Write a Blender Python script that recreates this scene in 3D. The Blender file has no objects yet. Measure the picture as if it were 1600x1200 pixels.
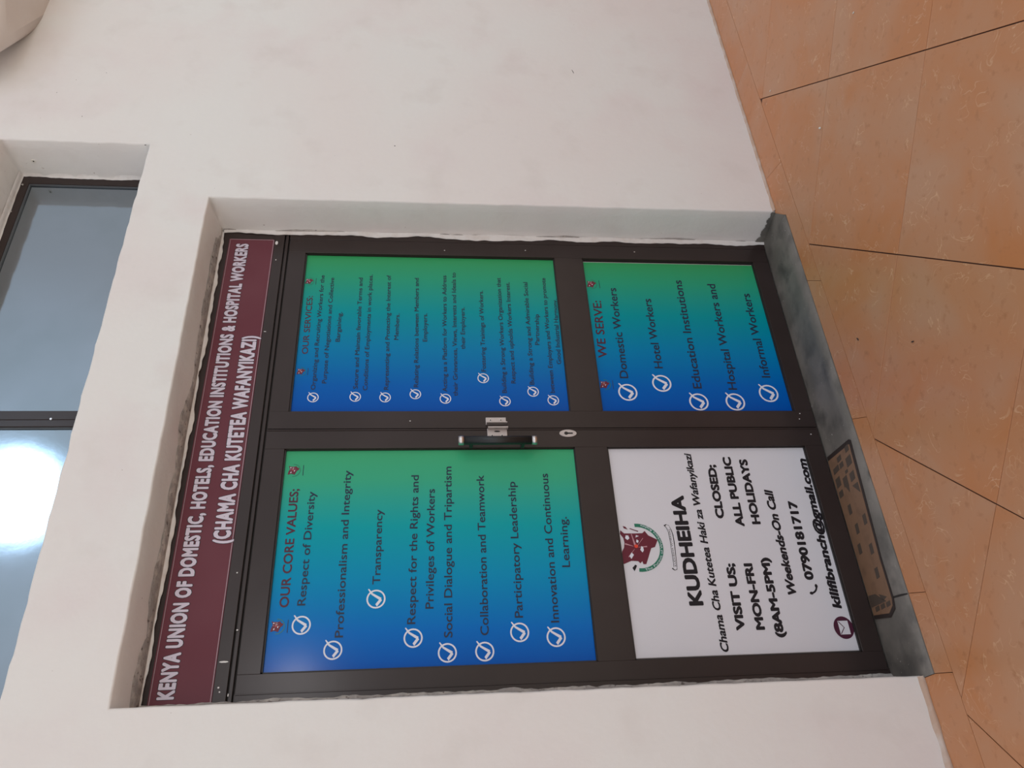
import bpy, bmesh, math, random
from mathutils import Vector, Matrix, noise
from mathutils.geometry import tessellate_polygon

random.seed(7)
SC = bpy.context.scene
COL = SC.collection
# ------------------------------------------------------------------ camera
cd = bpy.data.cameras.new('camera')
cam = bpy.data.objects.new('camera', cd); COL.objects.link(cam)
R = [[-0.05569145, -0.09502911, -0.99391545], [-0.85017159, 0.52649879, -0.00270186], [0.52355204, 0.84484821, -0.11011253]]
C0 = (-0.4447103, -2.4557985, 1.5625866)
m = Matrix(((R[0][0], -R[1][0], -R[2][0], C0[0]), (R[0][1], -R[1][1], -R[2][1], C0[1]),
            (R[0][2], -R[1][2], -R[2][2], C0[2]), (0, 0, 0, 1)))
cam.matrix_world = m
cd.sensor_fit = 'HORIZONTAL'; cd.sensor_width = 36; cd.lens = 36 * 1221.999769 / 1600
cd.clip_start = 0.05; cd.clip_end = 200
SC.camera = cam
# ------------------------------------------------------------------ sky: bright overcast, plus a bright cloud patch set where the window mirrors it
W = bpy.data.worlds.new('overcast_sky'); SC.world = W; W.use_nodes = True
nt = W.node_tree; nt.nodes.clear()
def N(t, kind, **kw):
    n = t.nodes.new(kind)
    for k, v in kw.items(): setattr(n, k, v)
    return n
out = N(nt, 'ShaderNodeOutputWorld'); bg = N(nt, 'ShaderNodeBackground')
tc = N(nt, 'ShaderNodeTexCoord')
SUN = Vector((0.368, -0.822, 0.437)).normalized()  # direction of the bright cloud patch, not of the sun light
dot = N(nt, 'ShaderNodeVectorMath', operation='DOT_PRODUCT'); dot.inputs[1].default_value = SUN
nt.links.new(tc.outputs['Generated'], dot.inputs[0])
cr = N(nt, 'ShaderNodeValToRGB')          # veil around the bright cloud patch
cr.color_ramp.elements[0].position = 0.0; cr.color_ramp.elements[0].color = (0, 0, 0, 1)
cr.color_ramp.elements[1].position = 1.0; cr.color_ramp.elements[1].color = (1, 1, 1, 1)
def mrange(a, b, c, d, src, smooth=True):
    n = N(nt, 'ShaderNodeMapRange'); n.interpolation_type = 'SMOOTHSTEP' if smooth else 'LINEAR'
    n.inputs['From Min'].default_value = a; n.inputs['From Max'].default_value = b
    n.inputs['To Min'].default_value = c; n.inputs['To Max'].default_value = d
    nt.links.new(src, n.inputs['Value']); return n.outputs['Result']
core = mrange(math.cos(math.radians(3.4)), math.cos(math.radians(1.8)), 0, 12.0, dot.outputs['Value'])
veil = mrange(math.cos(math.radians(16)), 1.0, 0, 0.35, dot.outputs['Value'])
add = N(nt, 'ShaderNodeMath', operation='ADD'); nt.links.new(core, add.inputs[0]); nt.links.new(veil, add.inputs[1])
# clouds: gentle broad variation
nz = N(nt, 'ShaderNodeTexNoise'); nz.inputs['Scale'].default_value = 2.2; nz.inputs['Detail'].default_value = 4
nt.links.new(tc.outputs['Generated'], nz.inputs['Vector'])
mix = N(nt, 'ShaderNodeMix', data_type='RGBA')
nt.links.new(nz.outputs['Fac'], mix.inputs['Factor'])
mix.inputs['A'].default_value = (0.80, 0.825, 0.885, 1); mix.inputs['B'].default_value = (0.98, 0.965, 0.975, 1)
sx = N(nt, 'ShaderNodeSeparateXYZ'); nt.links.new(tc.outputs['Generated'], sx.inputs[0])
hz = mrange(0.0, 0.9, 1.22, 0.62, sx.outputs['Z'], False)
side = mrange(-1.0, 1.0, 1.38, 0.80, sx.outputs['X'], False)      # sky brightens towards the sun's side
hm = N(nt, 'ShaderNodeMath', operation='MULTIPLY'); nt.links.new(hz, hm.inputs[0]); nt.links.new(side, hm.inputs[1])
mh = N(nt, 'ShaderNodeVectorMath', operation='SCALE'); nt.links.new(mix.outputs['Result'], mh.inputs[0]); nt.links.new(hm.outputs[0], mh.inputs['Scale'])
tint = N(nt, 'ShaderNodeVectorMath', operation='SCALE'); tint.inputs[0].default_value = (0.70, 0.98, 1.25); nt.links.new(add.outputs['Value'], tint.inputs['Scale'])
sc_ = N(nt, 'ShaderNodeMix', data_type='RGBA', blend_type='ADD'); sc_.inputs['Factor'].default_value = 1
nt.links.new(mh.outputs[0], sc_.inputs['A'])
nt.links.new(tint.outputs[0], sc_.inputs['B'])
nt.links.new(sc_.outputs['Result'], bg.inputs['Color']); bg.inputs['Strength'].default_value = 1.0
nt.links.new(bg.outputs['Background'], out.inputs['Surface'])
# the sun stands high behind and left of the building: the wall is in open shade, the yard in front is lit
sl = bpy.data.lights.new('sun', 'SUN'); sl.energy = 3.2; sl.angle = math.radians(1.5); sl.color = (1.0, 0.95, 0.88)
so = bpy.data.objects.new('sun', sl); COL.objects.link(so)
so.rotation_euler = Vector((-0.574 * 0.656, 0.819 * 0.656, 0.755)).to_track_quat('Z', 'Y').to_euler()
# added unseen light, far off, only to put a sheen on the left door leaf
ld = bpy.data.lights.new('sheen_light', 'AREA'); ld.shape = 'DISK'; ld.size = 0.36; ld.energy = 30; ld.color = (1, 0.98, 1)
lo = bpy.data.objects.new('sheen_light', ld); COL.objects.link(lo)
LD = Vector((0.198, -0.970, 0.139)); lp = Vector((0.05, 0.18, 2.07)) + LD * 9
lo.location = lp; lo.rotation_euler = LD.to_track_quat('Z', 'Y').to_euler()
# ------------------------------------------------------------------ exposure
vs = SC.view_settings; vs.view_transform = 'Standard'; vs.look = 'None'; vs.gamma = 1; vs.use_curve_mapping = False
vs.exposure = -0.19

# ------------------------------------------------------------------ materials
def mat(name, col, rough=0.6, metal=0.0, bump=None, coat=0.0, spec=None):
    m = bpy.data.materials.new(name); m.use_nodes = True
    b = m.node_tree.nodes['Principled BSDF']
    b.inputs['Base Color'].default_value = (*col, 1); b.inputs['Roughness'].default_value = rough
    b.inputs['Metallic'].default_value = metal; b.inputs['Coat Weight'].default_value = coat
    b.inputs['Coat Roughness'].default_value = 0.05
    if spec is not None: b.inputs['Specular IOR Level'].default_value = spec
    if bump:
        t = m.node_tree
        n = N(t, 'ShaderNodeTexNoise'); n.inputs['Scale'].default_value = bump[0]; n.inputs['Detail'].default_value = 5
        c = N(t, 'ShaderNodeTexCoord'); t.links.new(c.outputs['Object'], n.inputs['Vector'])
        bp = N(t, 'ShaderNodeBump'); bp.inputs['Strength'].default_value = bump[1]; bp.inputs['Distance'].default_value = bump[2]
        t.links.new(n.outputs['Fac'], bp.inputs['Height']); t.links.new(bp.outputs['Normal'], b.inputs['Normal'])
    return m
def blend(m, layers):
    """layers: list of (scale, detail, lo, hi, colour, stretch) mixed over the base colour by noise"""
    t = m.node_tree; b = t.nodes['Principled BSDF']
    c = N(t, 'ShaderNodeTexCoord')
    prev = None; base = tuple(b.inputs['Base Color'].default_value)
    for i, (s, d, lo_, hi_, colr, st) in enumerate(layers):
        mp = N(t, 'ShaderNodeMapping'); mp.inputs['Scale'].default_value = st; mp.inputs['Location'].default_value = (i * 3.7, i * 1.3, i * 5.1)
        t.links.new(c.outputs['Object'], mp.inputs['Vector'])
        n = N(t, 'ShaderNodeTexNoise'); n.inputs['Scale'].default_value = s; n.inputs['Detail'].default_value = d
        t.links.new(mp.outputs['Vector'], n.inputs['Vector'])
        r = N(t, 'ShaderNodeMapRange'); r.inputs['From Min'].default_value = lo_; r.inputs['From Max'].default_value = hi_
        t.links.new(n.outputs['Fac'], r.inputs['Value'])
        x = N(t, 'ShaderNodeMix', data_type='RGBA')
        t.links.new(r.outputs['Result'], x.inputs['Factor'])
        if prev is None: x.inputs['A'].default_value = base
        else: t.links.new(prev, x.inputs['A'])
        x.inputs['B'].default_value = (*colr, 1); prev = x.outputs['Result']
    t.links.new(prev, b.inputs['Base Color'])
    return m
U = (1, 1, 1)
M = {}
M['wall'] = blend(mat('wall_paint', (0.775, 0.73, 0.705), 0.55, bump=(38, 0.32, 0.005)),
    [(1.1, 3, 0.42, 0.62, (0.775, 0.76, 0.735), U), (2.7, 4, 0.5, 0.75, (0.755, 0.69, 0.675), U),
     (5, 6, 0.55, 0.95, (0.68, 0.63, 0.60), U), (60, 2, 0.76, 0.80, (0.40, 0.34, 0.30), U)])
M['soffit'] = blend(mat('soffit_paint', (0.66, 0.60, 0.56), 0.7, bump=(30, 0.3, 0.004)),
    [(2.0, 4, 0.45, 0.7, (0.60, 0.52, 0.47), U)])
M['fillet'] = blend(mat('fresh_plaster', (0.74, 0.71, 0.69), 0.7, bump=(60, 0.6, 0.004)), [(20, 4, 0.5, 0.8, (0.62, 0.56, 0.52), U)])
M['cement'] = blend(mat('raw_cement', (0.34, 0.315, 0.30), 0.9, bump=(90, 0.8, 0.006)),
    [(26, 5, 0.45, 0.62, (0.50, 0.46, 0.43), U), (60, 3, 0.6, 0.72, (0.12, 0.10, 0.09), U)])
M['sill'] = blend(mat('doorstep_cement', (0.150, 0.135, 0.118), 0.6, bump=(40, 0.35, 0.003)),
    [(5, 7, 0.42, 0.62, (0.215, 0.19, 0.168), U), (9, 8, 0.48, 0.70, (0.085, 0.077, 0.070), U), (70, 3, 0.70, 0.76, (0.45, 0.42, 0.38), U)])
M['alu'] = blend(mat('dark_brown_aluminium', (0.034, 0.023, 0.021), 0.24, spec=0.3, bump=(18, 0.06, 0.002)), [(3, 3, 0.4, 0.7, (0.040, 0.028, 0.026), U)])
M['alu2'] = mat('dark_groove', (0.018, 0.014, 0.013), 0.5)
M['black'] = mat('black_plastic', (0.012, 0.013, 0.014), 0.38)
M['chrome'] = mat('brushed_steel', (0.72, 0.68, 0.66), 0.32, 1.0, bump=(80, 0.2, 0.001))
M['galv'] = mat('galvanised_plate', (0.55, 0.49, 0.47), 0.45, 0.6, bump=(60, 0.2, 0.001))
M['dark'] = mat('dark_hole', (0.02, 0.016, 0.014), 0.6)
M['film'] = blend(mat('mirror_film_glass', (0.29, 0.335, 0.38), 0.07, 1.0, bump=(7, 0.02, 0.01)), [(3, 4, 0.4, 0.7, (0.26, 0.305, 0.34), U)])
M['glass'] = mat('door_glass', (0.03, 0.035, 0.04), 0.05)
M['white_print'] = mat('white_vinyl', (0.70, 0.69, 0.735), 0.28, coat=0.3)
M['edge'] = mat('vinyl_edge', (0.55, 0.50, 0.50), 0.4)
M['ink'] = mat('black_ink', (0.012, 0.010, 0.014), 0.35, spec=0.3)
M['navy'] = mat('navy_ink', (0.012, 0.023, 0.055), 0.35, spec=0.3)
M['maroon_ink'] = mat('maroon_ink', (0.070, 0.014, 0.035), 0.35, spec=0.3)
M['maroon'] = mat('maroon_logo', (0.14, 0.018, 0.035), 0.35, spec=0.3)
M['white_ink'] = mat('white_ink', (0.72, 0.74, 0.82), 0.35, coat=0.2)
M['banner_ink'] = mat('banner_letter', (0.62, 0.55, 0.64), 0.4)
M['green'] = mat('green_ink', (0.010, 0.17, 0.10), 0.3)
M['orange'] = mat('orange_ink', (0.75, 0.06, 0.03), 0.3)
M['pink'] = mat('pale_pink_ink', (0.50, 0.26, 0.30), 0.3)
M['banner'] = blend(mat('banner_vinyl', (0.135, 0.032, 0.045), 0.42, spec=0.2), [(3, 2, 0.4, 0.65, (0.150, 0.042, 0.056), U)])
M['thin_line'] = mat('banner_border', (0.40, 0.30, 0.33), 0.4)
M['mat'] = blend(mat('doormat_vinyl', (0.25, 0.138, 0.080), 0.5), [(22, 4, 0.5, 0.75, (0.19, 0.105, 0.062), U)])
M['mat_dark'] = mat('doormat_dark', (0.085, 0.060, 0.045), 0.55)
M['mat_border'] = mat('doormat_border', (0.030, 0.018, 0.015), 0.55)
M['grout'] = mat('grout', (0.060, 0.022, 0.012), 0.8)
M['earth'] = blend(mat('yard_ground', (0.62, 0.56, 0.48), 0.9), [(0.6, 4, 0.4, 0.7, (0.70, 0.64, 0.56), U)])
M['crumb'] = mat('white_crumb', (0.75, 0.72, 0.66), 0.8)
M['bit'] = mat('brown_bit', (0.05, 0.03, 0.02), 0.8)

def tile_material():
    m = mat('floor_tile_glaze', (0.5, 0.25, 0.14), 0.24, spec=0.4)
    t = m.node_tree; b = t.nodes['Principled BSDF']
    c = N(t, 'ShaderNodeTexCoord'); oi = N(t, 'ShaderNodeObjectInfo')
    mu = N(t, 'ShaderNodeVectorMath', operation='MULTIPLY_ADD'); mu.inputs[1].default_value = (37, 53, 0)
    cb = N(t, 'ShaderNodeCombineXYZ'); t.links.new(oi.outputs['Random'], cb.inputs[0]); t.links.new(oi.outputs['Random'], cb.inputs[1])
    t.links.new(cb.outputs[0], mu.inputs[0]); t.links.new(c.outputs['Object'], mu.inputs[2])
    v = mu.outputs[0]
    n1 = N(t, 'ShaderNodeTexNoise'); n1.inputs['Scale'].default_value = 2.6; n1.inputs['Detail'].default_value = 6; n1.inputs['Distortion'].default_value = 0.6
    t.links.new(v, n1.inputs['Vector'])
    r1 = N(t, 'ShaderNodeMapRange'); r1.inputs['From Min'].default_value = 0.35; r1.inputs['From Max'].default_value = 0.68
    t.links.new(n1.outputs['Fac'], r1.inputs['Value'])
    x1 = N(t, 'ShaderNodeMix', data_type='RGBA'); t.links.new(r1.outputs['Result'], x1.inputs['Factor'])
    x1.inputs['A'].default_value = (0.560, 0.222, 0.085, 1); x1.inputs['B'].default_value = (0.545, 0.285, 0.160, 1)
    # pale curling veins: thin bands of a distorted noise
    n2 = N(t, 'ShaderNodeTexNoise'); n2.inputs['Scale'].default_value = 8; n2.inputs['Detail'].default_value = 2.5; n2.inputs['Distortion'].default_value = 2.4
    t.links.new(v, n2.inputs['Vector'])
    sub = N(t, 'ShaderNodeMath', operation='SUBTRACT'); sub.inputs[1].default_value = 0.57; t.links.new(n2.outputs['Fac'], sub.inputs[0])
    ab = N(t, 'ShaderNodeMath', operation='ABSOLUTE'); t.links.new(sub.outputs[0], ab.inputs[0])
    r2 = N(t, 'ShaderNodeMapRange'); r2.inputs['From Min'].default_value = 0.0; r2.inputs['From Max'].default_value = 0.016
    r2.inputs['To Min'].default_value = 0.65; r2.inputs['To Max'].default_value = 0
    t.links.new(ab.outputs[0], r2.inputs['Value'])
    n3 = N(t, 'ShaderNodeTexNoise'); n3.inputs['Scale'].default_value = 9; t.links.new(v, n3.inputs['Vector'])
    r3 = N(t, 'ShaderNodeMapRange'); r3.inputs['From Min'].default_value = 0.47; r3.inputs['From Max'].default_value = 0.62
    t.links.new(n3.outputs['Fac'], r3.inputs['Value'])
    mm = N(t, 'ShaderNodeMath', operation='MULTIPLY'); t.links.new(r2.outputs[0], mm.inputs[0]); t.links.new(r3.outputs[0], mm.inputs[1])
    x2 = N(t, 'ShaderNodeMix', data_type='RGBA'); t.links.new(mm.outputs[0], x2.inputs['Factor'])
    t.links.new(x1.outputs['Result'], x2.inputs['A']); x2.inputs['B'].default_value = (0.74, 0.46, 0.27, 1)
    n4 = N(t, 'ShaderNodeTexNoise'); n4.inputs['Scale'].default_value = 28; n4.inputs['Detail'].default_value = 4; t.links.new(v, n4.inputs['Vector'])
    r4 = N(t, 'ShaderNodeMapRange'); r4.inputs['From Min'].default_value = 0.58; r4.inputs['From Max'].default_value = 0.78; r4.inputs['To Max'].default_value = 0.65
    t.links.new(n4.outputs['Fac'], r4.inputs['Value'])
    x3 = N(t, 'ShaderNodeMix', data_type='RGBA'); t.links.new(r4.outputs['Result'], x3.inputs['Factor'])
    t.links.new(x2.outputs['Result'], x3.inputs['A']); x3.inputs['B'].default_value = (0.40, 0.165, 0.070, 1)
    t.links.new(x3.outputs['Result'], b.inputs['Base Color'])
    return m
M['tile'] = tile_material()

def gradient_material(name, stops, x0, x1, slant=0.0):
    """printed left-to-right colour gradient of a poster (in the poster's own metres)"""
    m = mat(name, (0, 0.2, 0.4), 0.15, spec=0.13)
    t = m.node_tree; b = t.nodes['Principled BSDF']
    c = N(t, 'ShaderNodeTexCoord'); s = N(t, 'ShaderNodeSeparateXYZ'); t.links.new(c.outputs['Object'], s.inputs[0])
    a = N(t, 'ShaderNodeMath', operation='MULTIPLY_ADD'); a.inputs[1].default_value = slant
    t.links.new(s.outputs['Z'], a.inputs[0]); t.links.new(s.outputs['X'], a.inputs[2])
    r = N(t, 'ShaderNodeMapRange'); r.inputs['From Min'].default_value = x0; r.inputs['From Max'].default_value = x1
    t.links.new(a.outputs[0], r.inputs['Value'])
    k = N(t, 'ShaderNodeValToRGB'); cr = k.color_ramp
    while len(cr.elements) < len(stops): cr.elements.new(0.5)
    for e, (p, col) in zip(cr.elements, stops): e.position = p; e.color = (*col, 1)
    t.links.new(r.outputs['Result'], k.inputs['Fac']); t.links.new(k.outputs['Color'], b.inputs['Base Color'])
    return m

# ------------------------------------------------------------------ mesh helpers
def link(name, bm, material, parent=None, bevel=0):
    if bevel:
        bmesh.ops.bevel(bm, geom=list(bm.edges), offset=bevel, segments=2, affect='EDGES', profile=0.5)
    me = bpy.data.meshes.new(name); bm.normal_update(); bm.to_mesh(me); bm.free()
    for mm in (material if isinstance(material, (list, tuple)) else [material]): me.materials.append(mm)
    o = bpy.data.objects.new(name, me); COL.objects.link(o)
    if parent: o.parent = parent
    return o
def empty(name, loc=(0, 0, 0)):
    o = bpy.data.objects.new(name, None); COL.objects.link(o); o.location = loc; o.empty_display_size = 0.1
    return o
def fix_parent(o, p):
    o.parent = p; o.matrix_parent_inverse = Matrix.Translation(-Vector(p.location))
    return o
def tag(o, label=None, cat=None, group=None, kind=None):
    if label: o['label'] = label
    if cat: o['category'] = cat
    if group: o['group'] = group
    if kind: o['kind'] = kind
    return o
def box(bm, x0, x1, y0, y1, z0, z1):
    v = [bm.verts.new(p) for p in [(x0, y0, z0), (x1, y0, z0), (x1, y1, z0), (x0, y1, z0), (x0, y0, z1), (x1, y0, z1), (x1, y1, z1), (x0, y1, z1)]]
    for f in [(0, 1, 5, 4), (1, 2, 6, 5), (2, 3, 7, 6), (3, 0, 4, 7), (4, 5, 6, 7), (3, 2, 1, 0)]:
        bm.faces.new([v[i] for i in f])
    return bm
def bx(name, x0, x1, y0, y1, z0, z1, material, parent=None, bevel=0):
    o = link(name, box(bmesh.new(), x0, x1, y0, y1, z0, z1), material, None, bevel)
    if parent: fix_parent(o, parent)
    return o
def poly_bm(bm, pts, y, thick=0.0, mi=0):
    """polygon in the XZ plane facing -Y"""
    a = 0
    for i in range(len(pts)):
        x1_, z1_ = pts[i]; x2_, z2_ = pts[(i + 1) % len(pts)]; a += x1_ * z2_ - x2_ * z1_
    if a < 0: pts = pts[::-1]
    tris = tessellate_polygon([[Vector((p[0], p[1], 0)) for p in pts]])
    vs_ = [bm.verts.new((p[0], y, p[1])) for p in pts]
    for t3 in tris:
        try:
            f = bm.faces.new([vs_[i] for i in t3]); f.material_index = mi
            if f.normal.y > 0 or (f.calc_center_median() and (f.normal_update() or f.normal.y > 0)): f.normal_flip()
        except ValueError: pass
    if thick:
        vb = [bm.verts.new((p[0], y + thick, p[1])) for p in pts]
        for i in range(len(pts)):
            j = (i + 1) % len(pts)
            f = bm.faces.new([vs_[j], vs_[i], vb[i], vb[j]]); f.material_index = mi
    return bm
def ring_bm(bm, cx, cz, r, w, y, n=28):
    for i in range(n):
        a, b = 2 * math.pi * i / n, 2 * math.pi * (i + 1) / n
        v = [bm.verts.new((cx + q * math.cos(t), y, cz + q * math.sin(t))) for q, t in ((r - w, a), (r, a), (r, b), (r - w, b))]
        bm.faces.new(v)
def disc_pts(cx, cz, rx, rz, n=28):
    return [(cx + rx * math.cos(2 * math.pi * i / n), cz + rz * math.sin(2 * math.pi * i / n)) for i in range(n)]
def arc_band(cx, cz, r0, r1, a0, a1, n=18):
    o = [(cx + r1 * math.cos(math.radians(a0 + (a1 - a0) * i / n)), cz + r1 * math.sin(math.radians(a0 + (a1 - a0) * i / n))) for i in range(n + 1)]
    i_ = [(cx + r0 * math.cos(math.radians(a0 + (a1 - a0) * i / n)), cz + r0 * math.sin(math.radians(a0 + (a1 - a0) * i / n))) for i in range(n + 1)]
    return o + i_[::-1]
def stroke(pts, w0, w1=None):
    w1 = w0 if w1 is None else w1
    L, Rr = [], []
    for i, p in enumerate(pts):
        a = Vector(pts[max(i - 1, 0)]); b = Vector(pts[min(i + 1, len(pts) - 1)])
        d = (b - a).normalized(); nn = Vector((-d.y, d.x)); w = w0 + (w1 - w0) * i / (len(pts) - 1)
        L.append(tuple(Vector(p) + nn * w / 2)); Rr.append(tuple(Vector(p) - nn * w / 2))
    return L + Rr[::-1]
def cyl_bm(bm, p0, p1, r, n=20, r2=None):
    p0, p1 = Vector(p0), Vector(p1); d = (p1 - p0).normalized()
    a = d.orthogonal().normalized(); b = d.cross(a); r2 = r if r2 is None else r2
    A = [bm.verts.new(p0 + (a * math.cos(t) + b * math.sin(t)) * r) for t in [2 * math.pi * i / n for i in range(n)]]
    B = [bm.verts.new(p1 + (a * math.cos(t) + b * math.sin(t)) * r2) for t in [2 * math.pi * i / n for i in range(n)]]
    for i in range(n):
        f = bm.faces.new([A[i], A[(i + 1) % n], B[(i + 1) % n], B[i]]); f.smooth = True
    bm.faces.new(A[::-1]); bm.faces.new(B)
    return bm

# ------------------------------------------------------------------ printed text
_h = {}
def text_mesh(body, bold=0.0, spacing=1.0):
    cu = bpy.data.curves.new('print', 'FONT'); cu.body = body; cu.size = 1; cu.resolution_u = 3
    cu.offset = bold; cu.fill_mode = 'FRONT'; cu.space_character = spacing
    o = bpy.data.objects.new('print', cu); COL.objects.link(o)
    bpy.context.view_layer.update()
    me = bpy.data.meshes.new_from_object(o.evaluated_get(bpy.context.evaluated_depsgraph_get()))
    bpy.data.objects.remove(o); bpy.data.curves.remove(cu)
    return me
def cap_h():
    if 'h' not in _h:
        me = text_mesh('H'); zs = [v.co.y for v in me.vertices]; _h['h'] = max(zs)
    return _h['h']
def smear(me, e, n):
    """heavier print: overlapping shifted copies of the glyph faces"""
    bm = bmesh.new(); bm.from_mesh(me); geo = list(bm.verts) + list(bm.faces)
    base = list(bm.faces); src_v = list(bm.verts)
    for k in range(n):
        a = 2 * math.pi * (k + 0.5) / n
        r = bmesh.ops.duplicate(bm, geom=list(set(src_v)) + list({ed for f in base for ed in f.edges}) + base)
        for v in r['geom']:
            if isinstance(v, bmesh.types.BMVert): v.co.x += e * math.cos(a); v.co.y += e * math.sin(a); v.co.z = (k + 1) * 0.00002
    bm.to_mesh(me); bm.free(); return me
def lettering(body, x0, x1, z0, z1, cap, y, material, parent, bold=0.0, shear=0.0, spacing=1.0, halo=None, n=4):
    """flat printed line: fitted between x0 and x1, baseline from z0 to z1, capitals cap metres high"""
    me = text_mesh(body, 0, spacing)
    if bold: smear(me, bold, n)
    H = cap_h() + 2 * bold
    xs = [v.co.x for v in me.vertices]; a, b = min(xs), max(xs)
    def place(me, yy, a, b):
        for v in me.vertices:
            x, z = v.co.x, v.co.y + bold
            t = (x - a) / (b - a)
            X = x0 + (x1 - x0) * t; Z = z0 + (z1 - z0) * t + z * cap / H
            v.co = (X + shear * z * cap / H, yy - v.co.z, Z)
    place(me, y, a, b)
    me.materials.clear(); me.materials.append(material)
    me.name = 'lettering'
    o = bpy.data.objects.new('lettering', me); COL.objects.link(o); fix_parent(o, parent)
    if halo:
        h = smear(text_mesh(body, 0, spacing), bold + halo[0], 8)
        place(h, y + 0.0002, a, b); h.materials.clear(); h.materials.append(halo[1]); h.name = 'lettering_outline'
        oh = bpy.data.objects.new('lettering_outline', h); COL.objects.link(oh); fix_parent(oh, parent)
    return o
TEXT = {
 'BAN': [
  ('KENYA UNION OF DOMESTIC, HOTELS, EDUCATION INSTITUTIONS & HOSPITAL WORKERS', 0.0458, 1.8926, 2.3264, 2.3185, 0.0521),
  ('(CHAMA CHA KUTETEA WAFANYIKAZI)', 0.5439, 1.4090, 2.2246, 2.2298, 0.0582),
 ],
 'SER': [
  ('OUR SERVICES:', 1.3356, 1.6275, 2.0287, 2.0309, 0.0243),
  ('Organizing and Recruiting Workers for the', 1.1683, 1.7403, 1.9875, 1.9901, 0.0178),
  ('Purpose of Negotiations and Collective', 1.1977, 1.7273, 1.9469, 1.9491, 0.0179),
  ('Bargaining.', 1.3959, 1.5460, 1.9069, 1.9066, 0.0180),
  ('Secure and Maintain favorable Terms and', 1.1731, 1.7300, 1.8251, 1.8296, 0.0180),
  ('Conditions of Employments in work places.', 1.1658, 1.7486, 1.7878, 1.7884, 0.0181),
  ('Representing and Protecting the Interest of', 1.1689, 1.7468, 1.7063, 1.7108, 0.0182),
  ('Members.', 1.4079, 1.5415, 1.6726, 1.6700, 0.0183),
  ('Relating Relations between Members and', 1.1810, 1.7336, 1.5900, 1.5916, 0.0184),
  ('Employers.', 1.4005, 1.5449, 1.5555, 1.5557, 0.0185),
  ('Acting as a Platform for Workers to Address', 1.1606, 1.7505, 1.4769, 1.4730, 0.0185),
  ('their Grievances, Views, Interests and Ideals to', 1.1409, 1.7676, 1.4349, 1.4325, 0.0186),
  ('their Employers.', 1.3645, 1.5795, 1.4004, 1.3979, 0.0187),
  ('Fostering Trainings of Workers.', 1.2560, 1.6707, 1.3192, 1.3171, 0.0187),
  ('Building a Strong Workers Organization that', 1.1551, 1.7434, 1.2401, 1.2374, 0.0188),
  ('Respect and upholds Workers Interest.', 1.2001, 1.7192, 1.2016, 1.1993, 0.0189),
  ('Building a Strong and Admirable Social', 1.1943, 1.7209, 1.1268, 1.1203, 0.0190),
  ('Partnership', 1.3883, 1.5473, 1.0915, 1.0824, 0.0191),
  ('between Employers and Workers to promote', 1.1554, 1.7461, 1.0468, 1.0391, 0.0191),
  ('Good Industrial Harmony.', 1.2935, 1.6297, 1.0084, 0.9979, 0.0191),
 ],
 'SRV': [
  ('WE SERVE:', 1.3265, 1.6245, 0.8115, 0.8036, 0.0375),
  ('Domestic Workers', 1.2263, 1.6969, 0.7355, 0.7275, 0.0354),
  ('Hotel Workers', 1.2756, 1.6392, 0.5820, 0.5783, 0.0358),
  ('Education Institutions', 1.1779, 1.7471, 0.4329, 0.4218, 0.0368),
  ('Hospital Workers and', 1.1721, 1.7284, 0.2839, 0.2692, 0.0371),
  ('Informal Workers', 1.2320, 1.6766, 0.1262, 0.1189, 0.0376),
 ],
 'VAL': [
  ('OUR CORE VALUES;', 0.3240, 0.7503, 2.0108, 2.0139, 0.0313),
  ('Respect of Diversity', 0.3289, 0.7395, 1.9573, 1.9545, 0.0271),
  ('Professionalism and Integrity', 0.2204, 0.8219, 1.8279, 1.8318, 0.0272),
  ('Transparency', 0.3939, 0.6666, 1.7136, 1.7133, 0.0265),
  ('Respect for the Rights and', 0.2566, 0.7999, 1.5935, 1.5854, 0.0278),
  ('Privileges of Workers', 0.3060, 0.7439, 1.5329, 1.5269, 0.0279),
  ('Social Dialogue and Tripartism', 0.2088, 0.8339, 1.4710, 1.4647, 0.0280),
  ('Collaboration and Teamwork', 0.2122, 0.7972, 1.3497, 1.3452, 0.0282),
  ('Participatory Leadership', 0.2669, 0.7697, 1.2313, 1.2293, 0.0285),
  ('Innovation and Continuous', 0.2471, 0.8011, 1.1090, 1.1039, 0.0288),
  ('Learning.', 0.4387, 0.6272, 1.0532, 1.0482, 0.0290),
 ],
 'HRS': [
  ('KUDHEIHA', 0.2900, 0.7055, 0.5939, 0.5946, 0.0524),
  ('Chama Cha Kutetea Haki za Wafanyikazi', 0.1275, 0.8770, 0.5351, 0.5349, 0.0286),
  ('VISIT US;', 0.2000, 0.4387, 0.4627, 0.4533, 0.0326),
  ('MON-FRI', 0.2000, 0.4371, 0.3913, 0.3863, 0.0328),
  ('(8AM-5PM)', 0.1718, 0.4572, 0.3265, 0.3187, 0.0329),
  ('CLOSED;', 0.6107, 0.8321, 0.4527, 0.4458, 0.0333),
  ('ALL PUBLIC', 0.5779, 0.8646, 0.3818, 0.3784, 0.0334),
  ('HOLIDAYS', 0.5855, 0.8543, 0.3181, 0.3131, 0.0336),
  ('Weekends-On Call', 0.3120, 0.7177, 0.2463, 0.2414, 0.0331),
  ('0790181717', 0.3702, 0.6769, 0.1671, 0.1570, 0.0346),
  ('kilifibranch@gmail.com', 0.2643, 0.8522, 0.0922, 0.0721, 0.0337),
 ],
}
YP = 0.1935
M['dark_chip'] = mat('chipped_paint', (0.14, 0.12, 0.11), 0.9)
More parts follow.
